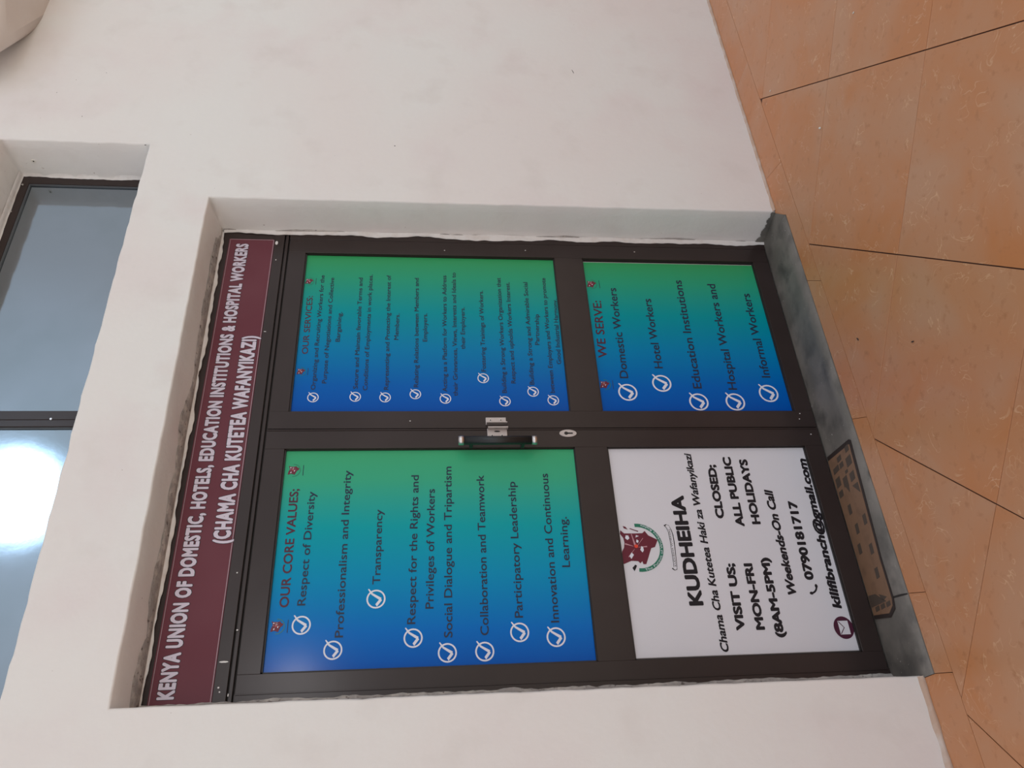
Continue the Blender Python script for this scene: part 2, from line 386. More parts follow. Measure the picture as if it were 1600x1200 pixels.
# ------------------------------------------------------------------ the setting: floor
fl = empty('floor'); tag(fl, kind='structure')
bx('floor_slab', -2.6, 7.2, -1.8, 0.0, -0.10, -0.0035, M['grout'], fl)
def clip(poly, side):      # keep side(p) >= 0
    outp = []
    for i in range(len(poly)):
        p, q = poly[i], poly[(i + 1) % len(poly)]; a, b = side(p), side(q)
        if a >= 0: outp.append(p)
        if (a >= 0) != (b >= 0):
            t = a / (a - b); outp.append((p[0] + (q[0] - p[0]) * t, p[1] + (q[1] - p[1]) * t))
    return outp
def tile_bm(pts, dz=0.0, tilt=(0, 0)):
    bm = bmesh.new(); cx = sum(p[0] for p in pts) / len(pts); cy = sum(p[1] for p in pts) / len(pts)
    a = sum(pts[i][0] * pts[(i + 1) % len(pts)][1] - pts[(i + 1) % len(pts)][0] * pts[i][1] for i in range(len(pts)))
    if a < 0: pts = pts[::-1]
    zz = lambda p: dz + (p[0] - cx) * tilt[0] + (p[1] - cy) * tilt[1]
    top = [bm.verts.new((p[0], p[1], zz(p))) for p in pts]
    e = 0.0012
    rim = [bm.verts.new((p[0] + (p[0] - cx) * e * 1.4, p[1] + (p[1] - cy) * e * 1.4, zz(p) - 0.0008)) for p in pts]
    bot = [bm.verts.new((p[0] + (p[0] - cx) * e * 1.4, p[1] + (p[1] - cy) * e * 1.4, -0.0095)) for p in pts]
    bm.faces.new(top)
    n = len(pts)
    for i in range(n):
        j = (i + 1) % n
        bm.faces.new([rim[i], rim[j], top[j], top[i]]); bm.faces.new([bot[i], bot[j], rim[j], rim[i]])
    return bm
G1, G2 = 0.0048, 0.0032    # wide joints of one diagonal family, tight joints of the other
S2 = math.sqrt(2)
for i in range(-6, 12):
    for j in range(-9, 8):
        c1a, c1b = 0.015 + 0.9015 * i + G1 / 2 * S2, 0.015 + 0.9015 * (i + 1) - G1 / 2 * S2      # x - y
        c2a, c2b = -0.262 + 0.8745 * j + G2 / 2 * S2, -0.262 + 0.8745 * (j + 1) - G2 / 2 * S2    # x + y
        q = [((a + b) / 2, (b - a) / 2) for a, b in ((c1a, c2a), (c1b, c2a), (c1b, c2b), (c1a, c2b))]
        q = clip(q, lambda p: -0.1625 - p[1]); 
        if len(q) < 3: continue
        q = clip(q, lambda p: p[1] + 1.75)
        if len(q) < 3: continue
        q = clip(q, lambda p: p[0] + 2.58)
        if len(q) < 3: continue
        q = clip(q, lambda p: 7.15 - p[0])
        if len(q) < 3: continue
        ar = abs(sum(q[k][0] * q[(k + 1) % len(q)][1] - q[(k + 1) % len(q)][0] * q[k][1] for k in range(len(q)))) / 2
        if ar < 0.002: continue
        rr = random.Random(i * 31 + j)
        link('tile', tile_bm(q, 0.0, (rr.uniform(-1, 1) * 0.0006, rr.uniform(-1, 1) * 0.0006)), M['tile'], fl)
edges = [(-2.58, 0), (-2.1, 0), (-1.45, 0), (-0.70, -.02), (-0.014, -.014), (0.236, -.022), (0.884, -.040), (1.537, -.072), (2.19, -.05), (2.84, 0), (3.49, 0), (4.14, 0), (4.79, 0), (5.44, 0), (6.1, 0), (7.15, 0)]
for (a, sa), (b, sb) in zip(edges, edges[1:]):
    F_, B_ = -0.1600, -0.0005
    if a < 1.906 < b:      # the strip tile notched round the doorstep's end
        q = [(a + sa + .0012, F_), (b + sb - .0012, F_), (b - .0012, B_), (1.9085, B_), (1.9085, -0.0735), (a + .0012, -0.0735)]
    else:
        if 0 <= a + .02 < 1.9 and b > 0: B_ = -0.0735
        q = [(a + sa + .0012, F_), (b + sb - .0012, F_), (b - .0012, -0.0735), (b - .0012, B_), (a + .0012, B_)]
        if B_ < -0.01: q.pop(2)
    link('border_tile', tile_bm(q), M['tile'], fl)
g = bx('ground', -40, 40, -40, 40, -0.4, -0.12, M['earth']); tag(g, kind='structure')

# ------------------------------------------------------------------ wall with door and window openings
wl = empty('wall_back'); tag(wl, kind='structure')
def jit(pts, step, amp, seed, closed=False):
    r = random.Random(seed); outp = []
    n = len(pts) if closed else len(pts) - 1
    for i in range(n):
        p, q = Vector(pts[i]), Vector(pts[(i + 1) % len(pts)]); L = (q - p).length; k = max(1, int(L / step))
        d = (q - p).normalized(); nn = Vector((-d.y, d.x))
        for s in range(k):
            o_ = 0 if s == 0 else (noise.noise(Vector((s * 0.37 + seed, i * 7.1, 0))) + 0.6 * noise.noise(Vector((s * 1.3, seed * 2.1, i)))) * amp
            outp.append(tuple(p + d * L * s / k + nn * o_))
    if not closed: outp.append(tuple(pts[-1]))
    return outp
door_front = jit([(-0.004, -0.02), (-0.003, 2.447), (1.988, 2.459), (1.994, -0.02)], 0.035, 0.0028, 3)
def off(pts, c, d):
    return [(p[0] + (d if p[0] > c[0] else -d) * (1 if abs(p[0] - c[0]) > 0.97 * c[2] else 0), p[1] + (d if p[1] > c[1] else 0)) for p in pts]
dc = (0.993, 2.43, 0.99)
def grow(pts, cx, zt, hw, d):
    r = []
    for x, z in pts:
        r.append((x + (d if x > cx + hw else -d if x < cx - hw else 0), z + (d if z > zt else 0)))
    return r
door_out = grow(door_front, 0.993, 2.43, 0.97, 0.006)
win_c = [(-0.45, 2.752), (-0.45, 3.352), (2.291, 3.354), (2.291, 2.753)]
win_front = jit([(-0.45, 2.747), (-0.45, 3.352), (2.291, 3.354), (2.291, 2.751)], 0.03, 0.0045, 11, closed=True)
win_out = [(x + (0.006 if x > 2.27 else -0.006 if x < -0.43 else 0), z + (0.006 if z > 3.33 else -0.006 if z < 2.77 else 0)) for x, z in win_front]
bm = bmesh.new()
outer = [(-2.6, -0.02)] + door_out + [(7.2, -0.02), (7.2, 5.2), (-2.6, 5.2)]
loops = [[Vector((x, z, 0)) for x, z in outer], [Vector((x, z, 0)) for x, z in win_out]]
tris = tessellate_polygon(loops)
allp = outer + win_out
vv = [bm.verts.new((p[0], 0, p[1])) for p in allp]
for t3 in tris:
    try: bm.faces.new([vv[i] for i in t3])
    except ValueError: pass
def loft(A, B, closed, smooth=True):
    n = len(A); last = n if closed else n - 1
    for i in range(last):
        j = (i + 1) % n
        try:
            f = bm.faces.new([A[i], A[j], B[j], B[i]]); f.smooth = smooth
        except ValueError: pass
def vl(pts, y): return [bm.verts.new((p[0], y, p[1])) for p in pts]
# door reveal
off_o = vv[1:1 + len(door_out)]
mid1 = vl(grow(door_front, 0.993, 2.43, 0.97, 0.002), 0.0022)
mid2 = vl(door_front, 0.007)
def taper(pts, f):
    r = []
    for x, z in pts:
        X = x + (-0.034 * f if x > 1.95 else 0.038 * f if x < 0.03 else (0.993 - x) * 0.034 * f)
        r.append((X, z - (0.034 * f if z > 2.43 else 0)))
    return r
loft(off_o, mid1, False); loft(mid1, mid2, False)
prev = mid2
for k in range(1, 7):
    f = k / 6; cur = vl([(x + noise.noise(Vector((x * 5, z * 5, f * 3))) * 0.003, z + noise.noise(Vector((z * 5, x * 5, f * 3 + 9))) * 0.003) for x, z in taper(door_front, f)], 0.007 + (0.26 - 0.007) * f)
    loft(prev, cur, False); prev = cur
# window reveal
wo = vv[len(outer):]
m1 = vl([(x + (0.002 if x > 2.27 else 0), z + (0.002 if z > 3.33 else -0.002 if z < 2.77 else 0)) for x, z in win_front], 0.0022)
m2 = vl(win_front, 0.007)
loft(wo, m1, True); loft(m1, m2, True); prev = m2
for k in range(1, 7):
    f = k / 6
    cur = vl([(x - (0.032 * f if x > 2.2 else 0), z - (0.026 * f if z > 3.3 else 0)) for x, z in win_front], 0.007 + 0.25 * f)
    loft(prev, cur, True); prev = cur
bmesh.ops.recalc_face_normals(bm, faces=list(bm.faces))
ws_ = link('wall_plaster', bm, M['wall']); fix_parent(ws_, wl)
# body of the wall behind the plaster
for a in ((-2.6, -0.52, 0.012, 0.34, -0.1, 5.2), (2.40, 7.2, 0.012, 0.34, -0.1, 5.2), (-0.52, 2.40, 0.262, 0.34, 2.44, 5.2), (-0.52, -0.05, 0.012, 0.34, -0.1, 2.7), (2.04, 2.4, 0.012, 0.34, -0.1, 2.7), (-0.05, 2.04, 0.262, 0.34, -0.1, 2.44)):
    bx('masonry', *a, M['wall'], wl)
bx('side_wall', -2.6, -2.3, 0.012, 6.0, -0.1, 5.2, M['wall'], wl)
bx('roof_slab', -2.6, 7.2, 0.012, 6.0, 5.2, 5.35, M['soffit'], wl)
# rough bead of mortar where the wall meets the tiles
def bead(name, x0, x1, w, h, seed, material):
    bm = bmesh.new(); n = int((x1 - x0) / 0.03); prev = None
    for i in range(n + 1):
        x = x0 + (x1 - x0) * i / n; k = noise.noise(Vector((x * 3.1, seed, 0))); k2 = noise.noise(Vector((x * 17, seed, 4)))
        ww = max(0.002, w * (1 + 0.5 * k + 0.35 * k2)); hh = h * (1 + 0.4 * k2)
        cur = [bm.verts.new(p) for p in ((x, 0.002, hh), (x, -ww * 0.45, hh * 0.75), (x, -ww, 0.0006), (x, 0.002, -0.003))]
        if prev:
            for a in range(3): 
                f = bm.faces.new([prev[a], cur[a], cur[a + 1], prev[a + 1]]); f.smooth = True
        prev = cur
    bmesh.ops.recalc_face_normals(bm, faces=list(bm.faces))
    fix_parent(link(name, bm, material), wl)
M['bead'] = blend(mat('mortar_bead', (0.52, 0.36, 0.27), 0.8), [(12, 4, 0.45, 0.65, (0.60, 0.50, 0.44), U)])
bead('mortar_bead', 1.995, 7.1, 0.011, 0.010, 2, M['bead'])
bead('mortar_bead', -2.5, -0.008, 0.016, 0.014, 6, M['bead'])
# overhanging slab above, its underside and the rounded plaster cove that runs into the wall
ce = empty('ceiling'); tag(ce, kind='structure')
bm = bmesh.new(); fp = [(2.965, 0.0), (2.635, -0.127), (2.84, -0.285), (7.2, -0.285), (7.2, 0.0)]
bv = [bm.verts.new((x, y, 3.392)) for x, y in fp]; tv = [bm.verts.new((x, y, 3.70)) for x, y in fp]
bm.faces.new(bv); bm.faces.new(tv[::-1])
sd = [bm.faces.new([bv[(i + 1) % 5], bv[i], tv[i], tv[(i + 1) % 5]]) for i in range(5)]
bmesh.ops.recalc_face_normals(bm, faces=list(bm.faces))
bm.edges.ensure_lookup_table()
rd = [e for e in bm.edges if set(e.verts) in ({bv[0], bv[1]}, {bv[1], bv[2]})]
bmesh.ops.bevel(bm, geom=rd, offset=0.07, segments=8, affect='EDGES', profile=0.5)
for f in bm.faces: f.smooth = abs(f.normal.z) < 0.999 and f.normal.z < -0.02
fix_parent(link('canopy_soffit', bm, M['soffit']), ce)
# ------------------------------------------------------------------ ragged plaster round the frames
def ragged(name, p_of, n, lo_f, hi_f, material, parent, lift=0.002, seed=0, kind=None):
    """strip: p_of(t, s) -> point; s from lo_f(t) to hi_f(t), with a slightly rounded middle"""
    bm = bmesh.new(); prev = None
    for i in range(n + 1):
        t = i / n; a, b = lo_f(t), hi_f(t)
        if b <= a + 1e-5: prev = None; continue
        cur = [bm.verts.new(p_of(t, a + (b - a) * s, l)) for s, l in ((0, 0), (0.12, lift * 0.8), (0.5, lift * (1 + 0.4 * noise.noise(Vector((t * 40, seed, 1))))), (0.88, lift * 0.8), (1, 0))]
        if prev:
            for k in range(4):
                f = bm.faces.new([prev[k], cur[k], cur[k + 1], prev[k + 1]]); f.smooth = True
        prev = cur
    bmesh.ops.recalc_face_normals(bm, faces=list(bm.faces))
    return fix_parent(link(name, bm, material), parent)
nz_ = lambda t, f, s: noise.noise(Vector((t * f, s, 0.3)))
# head of the door opening: s is distance forward from the frame along the reveal (0 at frame)
def head_p(t, s, l):
    x = 0.0 + 1.957 * t; y = 0.178 - s; z = 2.4585 - 0.034 * (y - 0.007) / 0.253 - 0.012 * (1 - t)
    if s < 0: y = 0.178 - 0.001 - l; z += s
    return (x, y, z - l)
ragged('plaster_gap', head_p, 150, lambda t: 0.004, lambda t: 0.058 + 0.034 * nz_(t, 9, 5) + 0.008 * nz_(t, 50, 8) - (0.02 if t > .965 else 0), M['cement'], wl, 0.003, 2)
ragged('plaster_dab', head_p, 220, lambda t: -0.008 + 0.010 * nz_(t, 14, 1) + 0.005 * nz_(t, 60, 3), lambda t: 0.009 + 0.008 * nz_(t, 11, 6) + 0.004 * nz_(t, 70, 3), M['fillet'], wl, 0.004, 5)
# right jamb
def jamb_p(t, s, l):
    z = -0.01 + 2.44 * t; y = 0.178 - s; x = 1.9915 - 0.034 * (y - 0.007) / 0.253 - 0.003 * t
    if s < 0: y = 0.177 - l; x += s
    return (x - l, y, z)
ragged('plaster_gap', jamb_p, 220, lambda t: 0.003, lambda t: 0.006 + 0.022 * max(0, nz_(t, 11, 15)) + 0.006 * nz_(t, 50, 18), M['cement'], wl, 0.002, 12)
ragged('plaster_dab', jamb_p, 260, lambda t: -0.016 + 0.012 * nz_(t, 13, 31) + 0.004 * nz_(t, 70, 3), lambda t: 0.010 + 0.005 * nz_(t, 11, 36), M['fillet'], wl, 0.004, 15)
# left jamb, seen edge on
def ljamb_p(t, s, l):
    z = -0.01 + 2.44 * t; y = 0.178 - s; x = -0.001 + 0.038 * (y - 0.007) / 0.253
    if s < 0: y = 0.177 - l; x -= s
    return (x + l, y, z)
ragged('plaster_dab', ljamb_p, 220, lambda t: -0.010 + 0.008 * nz_(t, 20, 41) + 0.004 * nz_(t, 90, 3), lambda t: 0.03, M['cement'], wl, 0.003, 25)
# raw cement at the foot of the right reveal, below the paint
def foot_p(t, s, l):
    y = 0.0 + 0.178 * t; x = 1.9915 - 0.034 * (y - 0.007) / 0.253
    return (x - 0.0015 - l, y, 0.0 + s)
ragged('bare_cement', foot_p, 40, lambda t: -0.012, lambda t: 0.016 + 0.016 * t * t + 0.012 * nz_(t, 9, 51) + 0.006 * nz_(t, 40, 3), M['sill'], wl, 0.002, 33)

# ------------------------------------------------------------------ doorstep
bm = bmesh.new()
pts = []
n = 60
top_f, top_b, bot_f = [], [], []
for i in range(n + 1):
    x = -0.014 + (1.907 + 0.014) * i / n; j = 0.0025 * nz_(i / n, 30, 61)
    top_f.append(bm.verts.new((x, -0.0715 + j, 0.0022))); bot_f.append(bm.verts.new((x, -0.0715 + j, -0.0034)))
    X = -0.014 + (1.985 + 0.014) * i / n
    top_b.append(bm.verts.new((x if x < 1.7 else X, 0.0, 0.0018)))
tb2 = [bm.verts.new((-0.014 + (2.0 + 0.014) * i / n, 0.26, -0.014)) for i in range(n + 1)]
for A, B in ((bot_f, top_f), (top_f, top_b), (top_b, tb2)):
    for i in range(n):
        f = bm.faces.new([A[i], A[i + 1], B[i + 1], B[i]])
        f.smooth = A is not bot_f
bm.faces.new([top_f[-1], bm.verts.new((1.9072, 0.0, 0.0018)), top_b[-1]])
bmesh.ops.recalc_face_normals(bm, faces=list(bm.faces))
st = empty('doorstep', (0.99, 0, 0)); tag(st, 'grey cement doorstep slab in front of the double door', 'doorstep')
fix_parent(link('step_slab', bm, M['sill']), st)
def floor_z(y): return 0.0022 if y < 0 else 0.0020 - 0.016 * y / 0.26
def on_step(pts, name, material, parent, lift, thick):
    bm = bmesh.new()
    a = sum(pts[i][0] * pts[(i + 1) % len(pts)][1] - pts[(i + 1) % len(pts)][0] * pts[i][1] for i in range(len(pts)))
    if a < 0: pts = pts[::-1]
    t_ = [bm.verts.new((x, y, floor_z(y) + lift + thick)) for x, y in pts]; b_ = [bm.verts.new((x, y, floor_z(y) + lift)) for x, y in pts]
    tr = tessellate_polygon([[Vector((x, y, 0)) for x, y in pts]])
    for q in tr:
        try:
            f = bm.faces.new([t_[i] for i in q]); f.normal_update()
            if f.normal.z < 0: f.normal_flip()
        except ValueError: pass
    for i in range(len(pts)):
        j = (i + 1) % len(pts); bm.faces.new([b_[i], b_[j], t_[j], t_[i]])
    return fix_parent(link(name, bm, material), parent)
on_step([(0.245, 0.012), (0.252, 0.012), (0.246, -0.03), (0.238, -0.0705), (0.233, -0.0705), (0.239, -0.03)], 'crack', M['dark'], st, 0.0002, 0.0003)

# patterned mat remnant lying on the step under the left leaf
mt = empty('doormat', (0.53, 0.08, 0.002)); tag(mt, 'worn tan and brown patterned mat with dark edge lying on grey doorstep', 'doormat')
mq = [(0.850, 0.174), (0.828, -0.020), (0.820, -0.030), (0.384, 0.010), (0.245, 0.012), (0.213, 0.022), (0.196, 0.066), (0.219, 0.174)]
on_step(mq, 'mat_border', M['mat_border'], mt, 0.0006, 0.0022)
mi_ = [(0.832, 0.174), (0.811, -0.014), (0.384, 0.020), (0.245, 0.022), (0.226, 0.030), (0.210, 0.066), (0.232, 0.174)]
on_step(mi_, 'mat_field', M['mat'], mt, 0.0012, 0.0022)
def sq(cx, cy, w, h, sk=-0.1):
    return [(cx - w / 2, cy - h / 2 + sk * -w / 2), (cx + w / 2, cy - h / 2 + sk * w / 2), (cx + w / 2, cy + h / 2 + sk * w / 2), (cx - w / 2, cy + h / 2 - sk * w / 2)]
for cx, cy in [(0.607, 0.117), (0.536, 0.036), (0.528, 0.107), (0.460, 0.131), (0.432, 0.052), (0.349, 0.064)]:
    on_step(sq(cx, cy, 0.036, 0.024), 'mat_patch', M['mat_dark'], mt, 0.0017, 0.0020)
for cx, cy, w, h in [(0.805, 0.010, 0.022, 0.03), (0.800, 0.085, 0.020, 0.035), (0.775, 0.130, 0.022, 0.050), (0.772, 0.082, 0.020, 0.032), (0.760, 0.022, 0.034, 0.042),
                     (0.728, 0.142, 0.036, 0.038), (0.708, 0.088, 0.034, 0.036), (0.702, 0.030, 0.032, 0.036), (0.682, 0.146, 0.024, 0.034), (0.735, 0.060, 0.012, 0.022)]:
    on_step(sq(cx, cy, w, h), 'mat_patch', M['mat_dark'], mt, 0.0017, 0.0020)
on_step([(0.690, 0.100), (0.690, 0.070), (0.660, 0.080)], 'mat_patch', M['mat_dark'], mt, 0.0017, 0.0020)
on_step([(0.672, 0.050), (0.668, 0.006), (0.628, 0.008)], 'mat_patch', M['mat_dark'], mt, 0.0017, 0.0020)
on_step([(0.300, 0.172), (0.292, 0.120), (0.250, 0.060), (0.258, 0.172)], 'mat_patch', M['mat_dark'], mt, 0.0017, 0.0020)
on_step([(0.285, 0.098), (0.262, 0.048), (0.256, 0.080)], 'mat_patch', M['mat_dark'], mt, 0.0017, 0.0020)
for cx, cy in [(0.238, 0.052), (0.241, 0.092), (0.244, 0.132)]:
    on_step(sq(cx, cy, 0.016, 0.030), 'mat_patch', M['mat_dark'], mt, 0.0017, 0.0020)

# ------------------------------------------------------------------ door frame
YF = 0.178
df = empty('trim_1', (0.99, 0.2, 0)); tag(df, kind='structure')
bx('head_rail', -0.02, 1.975, 0.181, 0.235, 2.205, 2.436, M['alu'], df)
bx('head_strip', -0.02, 1.970, 0.176, 0.235, 2.172, 2.2125, M['alu'], df, 0.001)
bx('head_groove', -0.02, 1.970, 0.192, 0.235, 2.166, 2.172, M['alu2'], df)
bx('head_lip', -0.02, 1.970, 0.180, 0.235, 2.155, 2.1665, M['alu'], df, 0.001)
bx('head_groove', -0.02, 1.970, 0.196, 0.235, 2.1500, 2.155, M['alu2'], df)
bx('jamb', 1.9285, 1.975, 0.179, 0.235, -0.02, 2.150, M['alu'], df, 0.001)
bx('jamb', -0.03, 0.055, 0.179, 0.235, -0.02, 2.150, M['alu'], df, 0.001)
# paint splashes on the head
for x, z, w, h in [(0.152, 2.192, 0.006, 0.030), (0.075, 2.198, 0.006, 0.006), (0.062, 2.193, 0.005, 0.005), (0.052, 2.166, 0.010, 0.004), (0.25, 2.163, 0.005, 0.007), (1.43, 2.202, 0.003, 0.010), (1.805, 2.197, 0.006, 0.005), (1.90, 2.203, 0.022, 0.012), (0.44, 2.187, 0.005, 0.005)]:
    bm = bmesh.new(); poly_bm(bm, disc_pts(x, z, w / 2, h / 2, 7), 0.1752, 0.0005); fix_parent(link('paint_splash', bm, M['fillet']), df)

# ------------------------------------------------------------------ door leaves
def leaf(name, xl, xr, pl, pr):
    d = empty(name, ((xl + xr) / 2, 0.2, 0)); tag(d, kind='structure')
    zb, zt = -0.004, 2.1475
    bx('stile', xl, pl, YF, 0.22, zb, zt, M['alu'], d, 0.0012)
    bx('stile', pr, xr, YF, 0.22, zb, zt, M['alu'], d, 0.0012)
    for a, b in ((2.0765, 2.1475), (0.8675, 0.9935), (zb, 0.0685)):
        bx('rail', pl + 0.0002, pr - 0.0002, YF + 0.0004, 0.22, a, b, M['alu'], d, 0.0008)
    for za, zb2 in ((0.0685, 0.8675), (0.9935, 2.0765)):
        bx('glass_pane', pl + .001, pr - .001, 0.1995, 0.2045, za + .001, zb2 - .001, M['glass'], d)
        b = 0.0055
        for q in ((pl, pr, zb2 - b, zb2), (pl, pr, za, za + b * .6), (pl, pl + b, za, zb2), (pr - b * .4, pr, za, zb2)):
            bx('glazing_bead', q[0], q[1], 0.1865, 0.1995, q[2], q[3], M['alu2'], d)
    return d
dl = leaf('door_1', 0.0, 0.9845, 0.112, 0.905)
dr = leaf('door_2', 0.9885, 1.9265, 1.0625, 1.852)
bx('stile_ridge', 0.050, 0.054, 0.1755, 0.181, 0.0, 2.147, M['alu'], dl, 0.0008)
bx('meeting_strip', 0.9790, 0.9840, 0.1745, 0.181, 0.0, 2.147, M['alu'], dl, 0.001)
# pull handle
gx, gy = 0.909, 0.128
bm = bmesh.new(); cyl_bm(bm, (gx, gy, 1.165), (gx, gy, 1.420), 0.0165, 24)
grip = fix_parent(link('handle_grip', bm, M['black']), dl)
bm = bmesh.new()
for za, zb in ((1.190, 1.202), (1.385, 1.397)): box(bm, gx - 0.008, gx + 0.008, gy, 0.1795, za, zb)
fix_parent(link('handle_bracket', bm, M['black']), dl)
for za, zb, r in ((1.146, 1.165, 0.0175), (1.420, 1.440, 0.0180)):
    bm = bmesh.new(); cyl_bm(bm, (gx, gy, za), (gx, gy, zb), r, 24, r * 0.96)
    c = fix_parent(link('handle_end_cap', bm, M['chrome'], None), dl)
# lock cylinder rosette
bm = bmesh.new(); poly_bm(bm, disc_pts(0.9625, 1.0145, 0.0155, 0.0335, 32), 0.1742, 0.004)
fix_parent(link('lock_rosette', bm, M['galv']), dl)
bm = bmesh.new(); poly_bm(bm, disc_pts(0.9625, 1.022, 0.0070, 0.0075, 20), 0.1736, 0.001); box(bm, 0.9595, 0.9655, 0.1736, 0.1746, 0.996, 1.018)
fix_parent(link('keyhole', bm, M['dark']), dl)
# hasp plates
def plate(x0, x1, z0, z1, parent, lip_x0, lip_x1):
    o = bx('latch_plate', x0, x1, 0.1715, 0.1785, z0, z1, M['galv'], parent, 0.0008)
    bx('latch_lip', lip_x0, lip_x1, 0.152, 0.1715, z0 - 0.003, z1 - 0.002, M['galv'], parent, 0.0008)
    xs = (x0 + x1) / 2 + (0.003 if parent is dr else -0.012)
    for z in (z0 + 0.020, z1 - 0.018):
        bm = bmesh.new(); cyl_bm(bm, (xs, 0.1715, z), (xs, 0.1700, z), 0.0058, 16, 0.0045)
        fix_parent(link('screw', bm, M['chrome']), parent)
        bm = bmesh.new(); poly_bm(bm, disc_pts(xs, z, 0.0028, 0.0028, 12), 0.1697); fix_parent(link('screw_slot', bm, M['dark']), parent)
plate(1.000, 1.031, 1.253, 1.331, dr, 0.9995, 1.0035)
plate(0.945, 0.983, 1.251, 1.327, dl, 0.977, 0.982)
bm = bmesh.new(); poly_bm(bm, disc_pts(0.9700, 1.289, 0.0035, 0.012, 12), 0.1712); fix_parent(link('latch_slot', bm, M['dark']), dl)
for o_, x, z in ((dr, 1.02, 1.62), (dr, 1.88, 1.48), (dr, 1.89, 1.12), (dr, 1.025, 0.06), (dl, 0.955, 0.03), (dr, 1.05, 0.052), (dr, 1.895, 0.62)):
    bm = bmesh.new(); poly_bm(bm, disc_pts(x, z, 0.0022, 0.003, 6), YF - 0.0006, 0.0005); fix_parent(link('paint_splash', bm, M['fillet']), o_)

# ------------------------------------------------------------------ posters on the glass
def poster(name, label, cat, x0, x1, z0, z1, material):
    p = empty(name, ((x0 + x1) / 2, 0.195, z0)); tag(p, label, cat)
    bx('poster_margin', x0 - 0.0030, x1 + 0.0045, 0.1958, 0.1990, z0 - 0.003, z1 + 0.003, M['edge'], p)
    b = bx('poster_sheet', x0, x1, 0.1942, 0.1957, z0, z1, material, p)
    return p
def check(cx, cz, r, parent, y=0.19345):
    bm = bmesh.new(); ring_bm(bm, cx, cz, r, r * 0.17, y)
    poly_bm(bm, stroke([(cx + 1.08 * r, cz + 0.82 * r), (cx + 0.55 * r, cz + 0.42 * r), (cx - 0.02 * r, cz - 0.50 * r)], r * 0.12, r * 0.30), y - 0.00005)
    poly_bm(bm, [(cx - 0.16 * r, cz - 0.62 * r), (cx + 0.12 * r, cz - 0.48 * r), (cx - 0.55 * r, cz + 0.05 * r), (cx - 0.80 * r, cz - 0.12 * r)], y - 0.0001)
    bmesh.ops.recalc_face_normals(bm, faces=list(bm.faces))
    fix_parent(link('check_mark', bm, M['white_ink']), parent)
STAR = [(0.572, 0.8559), (0.5594, 0.8434), (0.5587, 0.8046), (0.559, 0.7753), (0.5674, 0.7656), (0.55, 0.7543), (0.5396, 0.7349), (0.5322, 0.7221), (0.5056, 0.736), (0.5017, 0.7505), (0.4645, 0.7672), (0.4427, 0.7773), (0.4429, 0.7882), (0.454, 0.7906), (0.4459, 0.7986), (0.4543, 0.8056), (0.4562, 0.8299), (0.4446, 0.8587), (0.4502, 0.8647), (0.4915, 0.8593), (0.5053, 0.8506), (0.5248, 0.8466), (0.5419, 0.8485), (0.5577, 0.8588)]
RIB = [(0.5919, 0.6817), (0.5873, 0.6712), (0.5669, 0.6633), (0.5496, 0.6605), (0.5267, 0.6602), (0.4928, 0.6618), (0.4649, 0.6638), (0.4373, 0.6657), (0.4209, 0.6671), (0.417, 0.6774), (0.4241, 0.6872), (0.4294, 0.6794), (0.4431, 0.6785), (0.4876, 0.6779), (0.527, 0.6769), (0.5614, 0.6783), (0.5774, 0.6827), (0.5877, 0.6909)]
ECX, ECZ = 0.505, 0.785
